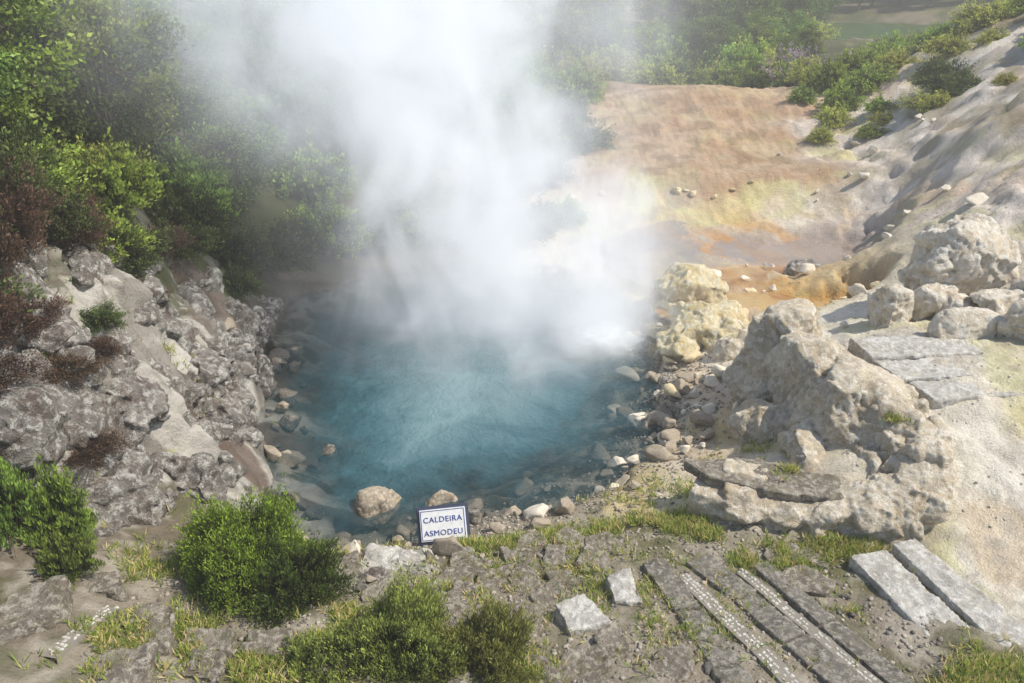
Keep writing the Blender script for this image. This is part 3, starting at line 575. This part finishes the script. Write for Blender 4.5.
def tree_meshes(seed,H,R,nc,nl,L,light,dark,wd=.3):
    g=np.random.default_rng(seed); rr=random.Random(seed); bm=bmesh.new()
    tr=[(0,0,-.15)];x=y=0
    for i in range(1,6): x+=rr.uniform(-.08,.08)*H/3;y+=rr.uniform(-.08,.08)*H/3; tr.append((x,y,H*.75*i/5))
    tube(bm,tr,[H*.03*(1-.15*i) for i in range(6)],7)
    cs=[]
    for i in range(nc):
        u=g.normal(size=3); u/=np.linalg.norm(u); q=g.uniform(.3,1)**.5
        c=np.array([u[0]*R*q,u[1]*R*q,H*.58+u[2]*H*.42*q]); cs.append(c)
        if i%2==0:
            k_=rr.randint(1,4); s=Vector(tr[k_]); e=Vector(c); m_=(s+e)/2+Vector((0,0,-.08*H*rr.random()))
            tube(bm,[s,m_,e],[H*.012,H*.008,H*.003],5)
    tm=bpy.data.meshes.new("trunk"); bm.to_mesh(tm); bm.free(); tm.materials.append(M_bark)
    ps=[];ds=[];cl=[]
    for c in cs:
        r=R*g.uniform(.16,.32); k_=int(nl*g.uniform(.6,1.4)); q=g.normal(size=(k_,3))*np.array([r,r,r*.6])*.6+c
        out=unit(q-np.array([0,0,H*.5])); d=unit(out*.7+g.normal(size=(k_,3))*.7+np.array([0,0,.2]))
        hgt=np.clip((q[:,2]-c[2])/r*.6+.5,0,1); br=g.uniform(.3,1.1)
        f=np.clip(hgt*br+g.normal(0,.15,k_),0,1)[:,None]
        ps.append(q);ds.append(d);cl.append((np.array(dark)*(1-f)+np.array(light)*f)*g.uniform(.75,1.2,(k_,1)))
    p=np.vstack(ps);d=np.vstack(ds);c=np.vstack(cl)
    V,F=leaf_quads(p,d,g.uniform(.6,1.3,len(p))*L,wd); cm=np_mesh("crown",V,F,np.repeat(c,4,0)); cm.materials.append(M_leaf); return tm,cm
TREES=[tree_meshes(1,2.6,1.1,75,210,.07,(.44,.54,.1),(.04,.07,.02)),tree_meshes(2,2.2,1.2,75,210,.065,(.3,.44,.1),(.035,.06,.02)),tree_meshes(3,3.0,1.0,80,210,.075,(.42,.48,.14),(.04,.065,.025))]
def tree(x,y,s,v,label,group,z=None):
    o=link(bpy.data.objects.new("tree",None)); o.location=(x,y,(hz(x,y) if z is None else z)-.05); o.scale=(s,s,s); o.rotation_euler=(0,0,random.uniform(0,6.28)); tag(o,label,"tree",group=group)
    tm,cm=TREES[v]; child(o,"trunk",tm); child(o,"crown",cm); return o
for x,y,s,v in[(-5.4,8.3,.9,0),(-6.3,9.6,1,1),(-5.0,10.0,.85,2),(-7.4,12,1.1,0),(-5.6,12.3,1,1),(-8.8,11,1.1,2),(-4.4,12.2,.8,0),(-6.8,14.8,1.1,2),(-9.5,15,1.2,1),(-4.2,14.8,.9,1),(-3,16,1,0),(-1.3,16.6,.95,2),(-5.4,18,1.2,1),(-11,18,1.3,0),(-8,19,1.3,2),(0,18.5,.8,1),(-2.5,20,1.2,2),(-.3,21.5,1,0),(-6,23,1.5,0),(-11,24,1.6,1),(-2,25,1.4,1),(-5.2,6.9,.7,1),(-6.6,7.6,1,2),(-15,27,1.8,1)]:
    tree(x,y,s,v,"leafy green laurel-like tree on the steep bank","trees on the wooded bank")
def pondview(x,y): return .36<x/y<.56 and 24<y<46
for i in range(95):
    y=random.uniform(26,62); x=random.uniform(-12,38)*(y/45)
    if pondview(x,y) or x/y>.75: continue
    tree(x,y,random.uniform(.7,1.3)*(.6 if x>4 and y<34 else 1)*(1+max(0,y-40)*.02),random.randrange(3),"distant leafy green tree in the wood","trees of the far wood")
for i in range(15):
    tree(15.5+i*1.25+random.uniform(-.4,.4),47.5+random.uniform(0,3),random.uniform(.7,1.2),random.randrange(3),"distant leafy green tree behind the pond","trees of the far wood")
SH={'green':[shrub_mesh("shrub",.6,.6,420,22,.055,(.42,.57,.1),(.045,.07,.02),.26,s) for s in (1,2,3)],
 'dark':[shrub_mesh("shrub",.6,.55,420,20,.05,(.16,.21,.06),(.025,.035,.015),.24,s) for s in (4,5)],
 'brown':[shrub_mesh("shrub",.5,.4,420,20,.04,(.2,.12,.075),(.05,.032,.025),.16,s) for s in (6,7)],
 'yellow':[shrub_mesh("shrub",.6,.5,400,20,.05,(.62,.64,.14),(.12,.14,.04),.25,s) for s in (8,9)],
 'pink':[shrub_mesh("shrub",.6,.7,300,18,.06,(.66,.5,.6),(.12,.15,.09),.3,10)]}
def shrub(x,y,s,kind,label,group=None,sink=.03,name="shrub"):
    o=link(bpy.data.objects.new(name,random.choice(SH[kind]))); o.location=(x,y,hz(x,y)-sink); o.scale=(s*random.uniform(.85,1.2),s*random.uniform(.85,1.2),s*random.uniform(.8,1.2)); o.rotation_euler=(0,0,random.uniform(0,6.28)); return tag(o,label,"shrub",group=group)
LAB={'green':"bushy green shrub on the bank",'dark':"dark green shaded shrub on the bank",'brown':"dry reddish-brown heather clump on grey rock",'yellow':"yellow-green sunlit shrub on the slope"}
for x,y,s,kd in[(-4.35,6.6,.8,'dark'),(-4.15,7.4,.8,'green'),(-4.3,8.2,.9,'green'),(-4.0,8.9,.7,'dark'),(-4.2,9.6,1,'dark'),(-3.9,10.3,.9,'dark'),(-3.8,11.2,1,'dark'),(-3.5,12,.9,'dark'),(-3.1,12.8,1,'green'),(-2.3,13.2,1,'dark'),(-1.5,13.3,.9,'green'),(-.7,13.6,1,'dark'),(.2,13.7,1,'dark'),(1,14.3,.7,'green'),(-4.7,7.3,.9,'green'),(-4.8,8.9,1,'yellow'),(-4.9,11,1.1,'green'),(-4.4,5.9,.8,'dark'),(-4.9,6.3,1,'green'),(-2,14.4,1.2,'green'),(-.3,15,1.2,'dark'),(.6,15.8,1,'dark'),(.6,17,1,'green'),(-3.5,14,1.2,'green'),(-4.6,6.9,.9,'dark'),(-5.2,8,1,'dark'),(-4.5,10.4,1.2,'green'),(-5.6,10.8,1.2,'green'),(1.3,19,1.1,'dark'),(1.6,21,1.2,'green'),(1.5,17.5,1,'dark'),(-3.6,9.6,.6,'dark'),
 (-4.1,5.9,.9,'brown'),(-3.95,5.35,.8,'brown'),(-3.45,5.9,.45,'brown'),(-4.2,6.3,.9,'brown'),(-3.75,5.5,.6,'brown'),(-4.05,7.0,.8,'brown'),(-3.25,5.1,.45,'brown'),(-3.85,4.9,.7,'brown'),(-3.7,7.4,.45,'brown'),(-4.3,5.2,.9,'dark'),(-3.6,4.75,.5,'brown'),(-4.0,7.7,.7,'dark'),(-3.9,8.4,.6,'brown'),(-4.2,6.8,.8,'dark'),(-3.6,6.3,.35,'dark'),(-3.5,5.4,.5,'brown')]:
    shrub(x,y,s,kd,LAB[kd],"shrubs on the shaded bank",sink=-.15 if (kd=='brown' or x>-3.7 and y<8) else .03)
for i in range(260):
    r=random.random()
    if r<.45: x=random.uniform(6.5,15); y=random.uniform(16.5,27)
    elif r<.6: x=random.uniform(1,8); y=random.uniform(23.5,28)
    else: y=random.uniform(25,46); x=random.uniform(0,28)
    if x<8.4 and y<23.3: continue
    if pondview(x,y) and y>31: continue
    if x>8.4 and y<23 and random.random()<.55: continue
    kd=random.choice(['green','green','yellow','dark'])
    shrub(x,y,random.uniform(.5,1.3)*(1 if y<26 else 1.4)*(.7 if pondview(x,y) else 1),kd,"leafy scrub bush on the far slope","scrub bushes on the far slope")
for x,y,s,kd in[(7.2,18.2,.7,'yellow'),(7.6,19,.8,'green'),(6.6,17.2,.5,'yellow'),(8.4,19.5,1,'green'),(8.5,16.2,.4,'yellow'),(9,17,.5,'green'),(7.9,20.5,1,'green'),(9.2,15.5,.35,'yellow'),(7.8,21.5,1.1,'yellow'),(8.6,21,1.1,'green'),(9.2,20,1,'yellow'),(6.9,19.6,.6,'green'),(8.1,18,.6,'green'),(9.8,19,.8,'yellow'),(7.5,16.9,.5,'green'),(7.9,17.3,.45,'yellow')]:
    shrub(x,y,s,kd,LAB['yellow'] if kd=='yellow' else LAB['green'],"scrub bushes on the far slope")
for x,y,s in[(8.2,24.3,1.0),(8.8,24.9,1.1),(7.7,25.0,.9),(8.3,25.6,1.2)]: shrub(x,y,s,'pink',"shrub covered in pale pink-purple blossom","pink flowering shrubs")
def near_bush(x,y,R,H,ns,lp,L,tip,inner,seed,label,wd=.13,up=1.2,spread=.35,lumpy=1.):
    o=link(bpy.data.objects.new("bush",shrub_mesh("bush",R,H,ns,lp,L,tip,inner,wd,seed,0,up,spread,lumpy))); o.location=(x,y,hz(x,y)-.04); return tag(o,label,"bush")
near_bush(-1.98,4.5,.5,.7,1900,40,.032,(.34,.48,.06),(.02,.04,.01),31,"dense bright green heather bush on the path edge",.15,lumpy=.7)
near_bush(-1.6,4.35,.36,.42,900,36,.032,(.15,.23,.045),(.02,.035,.012),32,"darker side growth of a green heather bush",.16)
near_bush(-3.15,4.4,.2,.55,420,36,.045,(.36,.46,.08),(.03,.05,.015),33,"spiky green heather bush on the dark bank",.12,2.5,.25)
near_bush(-3.0,4.1,.18,.3,300,30,.04,(.3,.4,.08),(.03,.05,.015),38,"spiky green heather bush on the dark bank",.12,2.5,.25)
near_bush(-3.45,4.25,.26,.6,500,36,.045,(.26,.38,.07),(.025,.04,.015),34,"spiky green heather bush on the dark bank",.12,2.5,.25)
near_bush(-.75,3.75,.45,.34,1300,34,.034,(.38,.42,.1),(.04,.05,.015),35,"low yellow-green heather bush on the path",.13,2,.3)
near_bush(-.2,3.68,.4,.26,1000,32,.034,(.38,.41,.11),(.05,.06,.02),36,"low yellow-green heather bush on the path",.13,2,.3)
near_bush(-1.2,3.6,.25,.18,500,28,.03,(.36,.4,.1),(.05,.06,.02),37,"low yellow-green heather bush on the path",.13,2,.3)
gp=[]
for (x,y,r,c) in[(-.35,5.3,.2,200),(0,5.35,.2,180),(.35,5.4,.22,220),(.75,5.5,.22,220),(1.1,5.5,.25,450),(1.45,5.5,.22,450),(1.65,5.3,.15,250),(2.2,4.95,.25,350),(2.6,5.0,.22,350),(2.9,5.05,.15,200),(2.55,4.6,.1,80),(2.4,4.25,.12,100),(1.9,4.9,.18,180),(-2.1,3.75,.4,700),(-1.7,3.6,.3,700),(-2.5,3.5,.3,300),(-1.2,4.0,.3,450),(-1.3,3.6,.25,350),(3.2,3.62,.3,600),(2.9,3.5,.25,400),(2.45,5.7,.12,160),(3.45,6.05,.1,160),(.1,3.6,.3,350),(-.4,4.6,.6,500),(.6,4.8,.7,500),(1.2,4.2,.9,500),(1.2,6.1,.5,150),(1.8,6.1,.3,150),(2.4,6.6,.4,120),(-2.6,4.5,.3,300),(-1.3,5.3,.4,200),(2.7,7.15,.08,60),(3.0,4.7,.15,120),(-3.6,7,.8,300),(-3.4,5.5,.5,200),(-1.5,4.3,.4,400)]:
    gp.append(np.stack([rng.normal(x,r*.5,c),rng.normal(y,r*.4,c)],1))
gp=np.vstack(gp)
gp=gp[fbm(gp[:,0]*5,gp[:,1]*5,400,4)>.45]
base=np.array([(a,b,hz(a,b)) for a,b in gp]); 
for k_ in range(len(base)):
    a,b=gp[k_]
    if 2.3<a<2.62 and 5.55<b<5.85: base[k_,2]=.785
    if 3.3<a<3.65 and 5.8<b<6.3: base[k_,2]=1.14
    if a<-2.9 and b>4.7: base[k_,2]+=.1
reps=6; base=np.repeat(base,reps,0)+np.concatenate([rng.normal(0,.012,(len(base)*reps,2)),np.zeros((len(base)*reps,1))],1)
d=unit(np.concatenate([rng.normal(0,.6,(len(base),2)),np.ones((len(base),1))],1)); f=rng.random((len(base),1))
c=np.array((.12,.19,.03))*(1-f)+np.array((.42,.46,.1))*f; dry=rng.random(len(base))<.28; c[dry]=(.6,.47,.24)
V,F=leaf_quads(base,d,rng.uniform(.025,.1,len(base)),.06); gm=np_mesh("grass",V,F,np.repeat(c,4,0)); gm.materials.append(M_grass)
tag(link(bpy.data.objects.new("grass",gm)),"short green and straw grass tufts along the path","grass","stuff")
N=9500; pts=[]
for i in range(N):
    if i<4000:
        p=along(POOL,0,10,random.random()); c0=np.array([-.3,9.]); dv=(p-c0)/np.linalg.norm(p-c0); q=p+dv*random.gauss(.08,.38)
    elif i<8300: q=(random.uniform(-2.6,3),random.uniform(3.3,5.7))
    else: q=(random.uniform(3,7),random.uniform(5,12))
    pts.append((q[0],q[1]))
bmv=bmesh.new(); bmesh.ops.create_icosphere(bmv,subdivisions=1,radius=1); iv=np.array([v.co[:] for v in bmv.verts]); fi=np.array([[v.index for v in f.verts] for f in bmv.faces]); bmv.free()
VV=[];FF=[];GC=[]
for i,(x,y) in enumerate(pts):
    s=random.uniform(.006,.024)*(1 if i<8300 else .7); v=iv*(1+rng.normal(0,.18,(len(iv),1)))*np.array([s,s*random.uniform(.6,1),s*.6]); an=random.uniform(0,3); ca,sa=math.cos(an),math.sin(an)
    v=np.stack([v[:,0]*ca-v[:,1]*sa+x,v[:,0]*sa+v[:,1]*ca+y,v[:,2]+hz(x,y)+s*.2],1); VV.append(v); FF.append(fi+i*len(iv))
    g_=random.uniform(.2,.65) if i<8300 else random.uniform(.6,.85); GC.append(np.tile((g_,g_*.9,g_*.77),(len(iv),1)))
gm=np_mesh("gravel",np.vstack(VV),np.vstack(FF),np.vstack(GC)); gm.materials.append(M_terr); tag(link(bpy.data.objects.new("gravel",gm)),"loose grit and small pebbles around the pool and path","gravel","stuff")

# ------------------------------------------------------------------ steam volume (plume-shaped body)
AXP=[(0,.8),(.12,.79),(.32,.72),(.5,.54),(.66,.47),(1,.38)]; RDP=[(0,.52),(.1,.68),(.2,.69),(.32,.66),(.5,.8),(.66,.93),(1,1.0)]
NA=40;NZ=26;Vp=[];Fp=[]
for i in range(NZ):
    z_=.03+6.4*(i/(NZ-1)); zn_=z_/6.5; ax_=np.interp(zn_,*zip(*AXP))*5-4; rd=np.interp(zn_,*zip(*RDP))*4*1.45
    for j in range(NA):
        a=j/NA*6.2832; w_=1+.05*math.sin(a*3+z_*1.7)+.04*math.sin(a*5-z_*2.3); Vp.append((ax_+rd*w_*math.cos(a),10.1+.1*z_+rd*w_/1.15*math.sin(a),z_))
for i in range(NZ-1):
    for j in range(NA): Fp.append((i*NA+j,i*NA+(j+1)%NA,(i+1)*NA+(j+1)%NA,(i+1)*NA+j))
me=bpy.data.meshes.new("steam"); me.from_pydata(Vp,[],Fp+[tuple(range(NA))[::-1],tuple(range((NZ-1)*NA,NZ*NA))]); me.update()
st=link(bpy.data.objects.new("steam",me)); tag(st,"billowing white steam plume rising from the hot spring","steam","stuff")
k=NT("steam"); geo=k.n("ShaderNodeNewGeometry"); pos=geo.outputs["Position"]; sx=k.n("ShaderNodeSeparateXYZ"); k.l(pos,sx.inputs[0]); x,y,z=sx.outputs
def curve(inp,pts):
    f=k.n("ShaderNodeFloatCurve"); cv=f.mapping.curves[0]; f.mapping.use_clip=False
    cv.points[0].location=pts[0]; cv.points[-1].location=pts[-1]
    for p_ in pts[1:-1]: cv.points.new(*p_)
    f.mapping.update(); k.l(inp,f.inputs["Value"]); return f.outputs[0]
zn=k.math('DIVIDE',z,6.5,clamp=True)
ax=k.math('MULTIPLY_ADD',curve(zn,AXP),5,-4.0)
rad=k.math('MULTIPLY',curve(zn,RDP),4.0)
ns=k.n("ShaderNodeVectorMath",operation='MULTIPLY'); k.l(pos,ns.inputs[0]); ns.inputs[1].default_value=(1,1,.75)
nmid=k.noise(ns.outputs[0],.95,6,.6,1.0)
dx=k.math('SUBTRACT',x,ax); dy=k.math('MULTIPLY',k.math('SUBTRACT',y,k.math('MULTIPLY_ADD',z,.1,10.1)),1.15)
dist=k.math('SQRT',k.math('ADD',k.math('MULTIPLY',dx,dx),k.math('MULTIPLY',dy,dy)))
core=k.math('SUBTRACT',1.0,k.math('DIVIDE',dist,rad))
val=k.math('ADD',k.math('MULTIPLY',core,1.35),k.math('MULTIPLY_ADD',nmid,3.5,-1.95))
den=k.math('MULTIPLY',k.math('POWER',k.ramp(val,-.3,1.5),1.7),1.5)
haze=k.math('MULTIPLY',k.ramp(nmid,.3,.7),.16)
fa=k.math('MULTIPLY',k.ramp(core,-.38,.4),k.ramp(z,5.4,6.35,1.,0.))
bd=k.n("ShaderNodeVectorMath",operation='DISTANCE'); k.l(pos,bd.inputs[0]); bd.inputs[1].default_value=(1.2,9.85,.15)
burst=k.math('MULTIPLY',k.ramp(bd.outputs["Value"],.1,.85,1.,0.),2.6)
tot=k.math('ADD',k.math('MULTIPLY',k.math('ADD',den,haze),fa),burst)
vs=k.n("ShaderNodeVolumePrincipled"); vs.inputs["Color"].default_value=(.99,.99,1,1); vs.inputs["Anisotropy"].default_value=.1; k.l(tot,vs.inputs["Density"])
vs.inputs["Emission Color"].default_value=(.88,.94,1,1); k.l(k.math('MULTIPLY',tot,.5),vs.inputs["Emission Strength"])  # self-glow added to whiten the plume in place of multiple scattering
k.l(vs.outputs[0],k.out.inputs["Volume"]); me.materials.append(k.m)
try: k.m.cycles.volume_step_rate=1.5
except Exception as e: print(e)
# thin damp haze filling the whole valley (the viewpoint stands inside it)
bm=bmesh.new(); bmesh.ops.create_cube(bm,size=1,matrix=Matrix.Translation((5,30,2))@Matrix.Diagonal((130,110,16,1))); me=bpy.data.meshes.new("haze"); bm.to_mesh(me); bm.free()
k=NT("haze"); vs=k.n("ShaderNodeVolumePrincipled"); vs.inputs["Color"].default_value=(1,.98,.93,1); vs.inputs["Density"].default_value=.004; vs.inputs["Anisotropy"].default_value=.1
vs.inputs["Emission Color"].default_value=(1,.96,.86,1); vs.inputs["Emission Strength"].default_value=.0012  # faint warm glow added to the haze to brighten it
k.l(vs.outputs[0],k.out.inputs["Volume"]); me.materials.append(k.m)
tag(link(bpy.data.objects.new("haze",me)),"thin warm damp haze filling the valley","haze","stuff")

# ------------------------------------------------------------------ light, world, camera
EL,AZ=math.radians(52),math.radians(98)
sv=Vector((math.sin(AZ)*math.cos(EL),math.cos(AZ)*math.cos(EL),math.sin(EL)))
sl=bpy.data.lights.new("sun","SUN"); sl.energy=5; sl.angle=math.radians(.5); sl.color=(1,.94,.82)
so=link(bpy.data.objects.new("sun",sl)); so.rotation_euler=(-sv).to_track_quat('-Z','Y').to_euler()
w=bpy.data.worlds.new("World"); scene.world=w; w.use_nodes=True; nt=w.node_tree; nt.nodes.clear()
sk=nt.nodes.new("ShaderNodeTexSky"); sk.sky_type='NISHITA'; sk.sun_disc=False; sk.sun_elevation=EL; sk.sun_rotation=AZ
bg=nt.nodes.new("ShaderNodeBackground"); bg.inputs[1].default_value=.15; wo=nt.nodes.new("ShaderNodeOutputWorld")
nt.links.new(sk.outputs[0],bg.inputs[0]); nt.links.new(bg.outputs[0],wo.inputs[0])
cam=bpy.data.cameras.new("camera"); cam.sensor_width=36; cam.lens=28.125; cam.clip_end=2000; cam.clip_start=.05
co=link(bpy.data.objects.new("camera",cam)); co.location=(0,0,5); co.rotation_euler=(math.radians(63),0,0); scene.camera=co
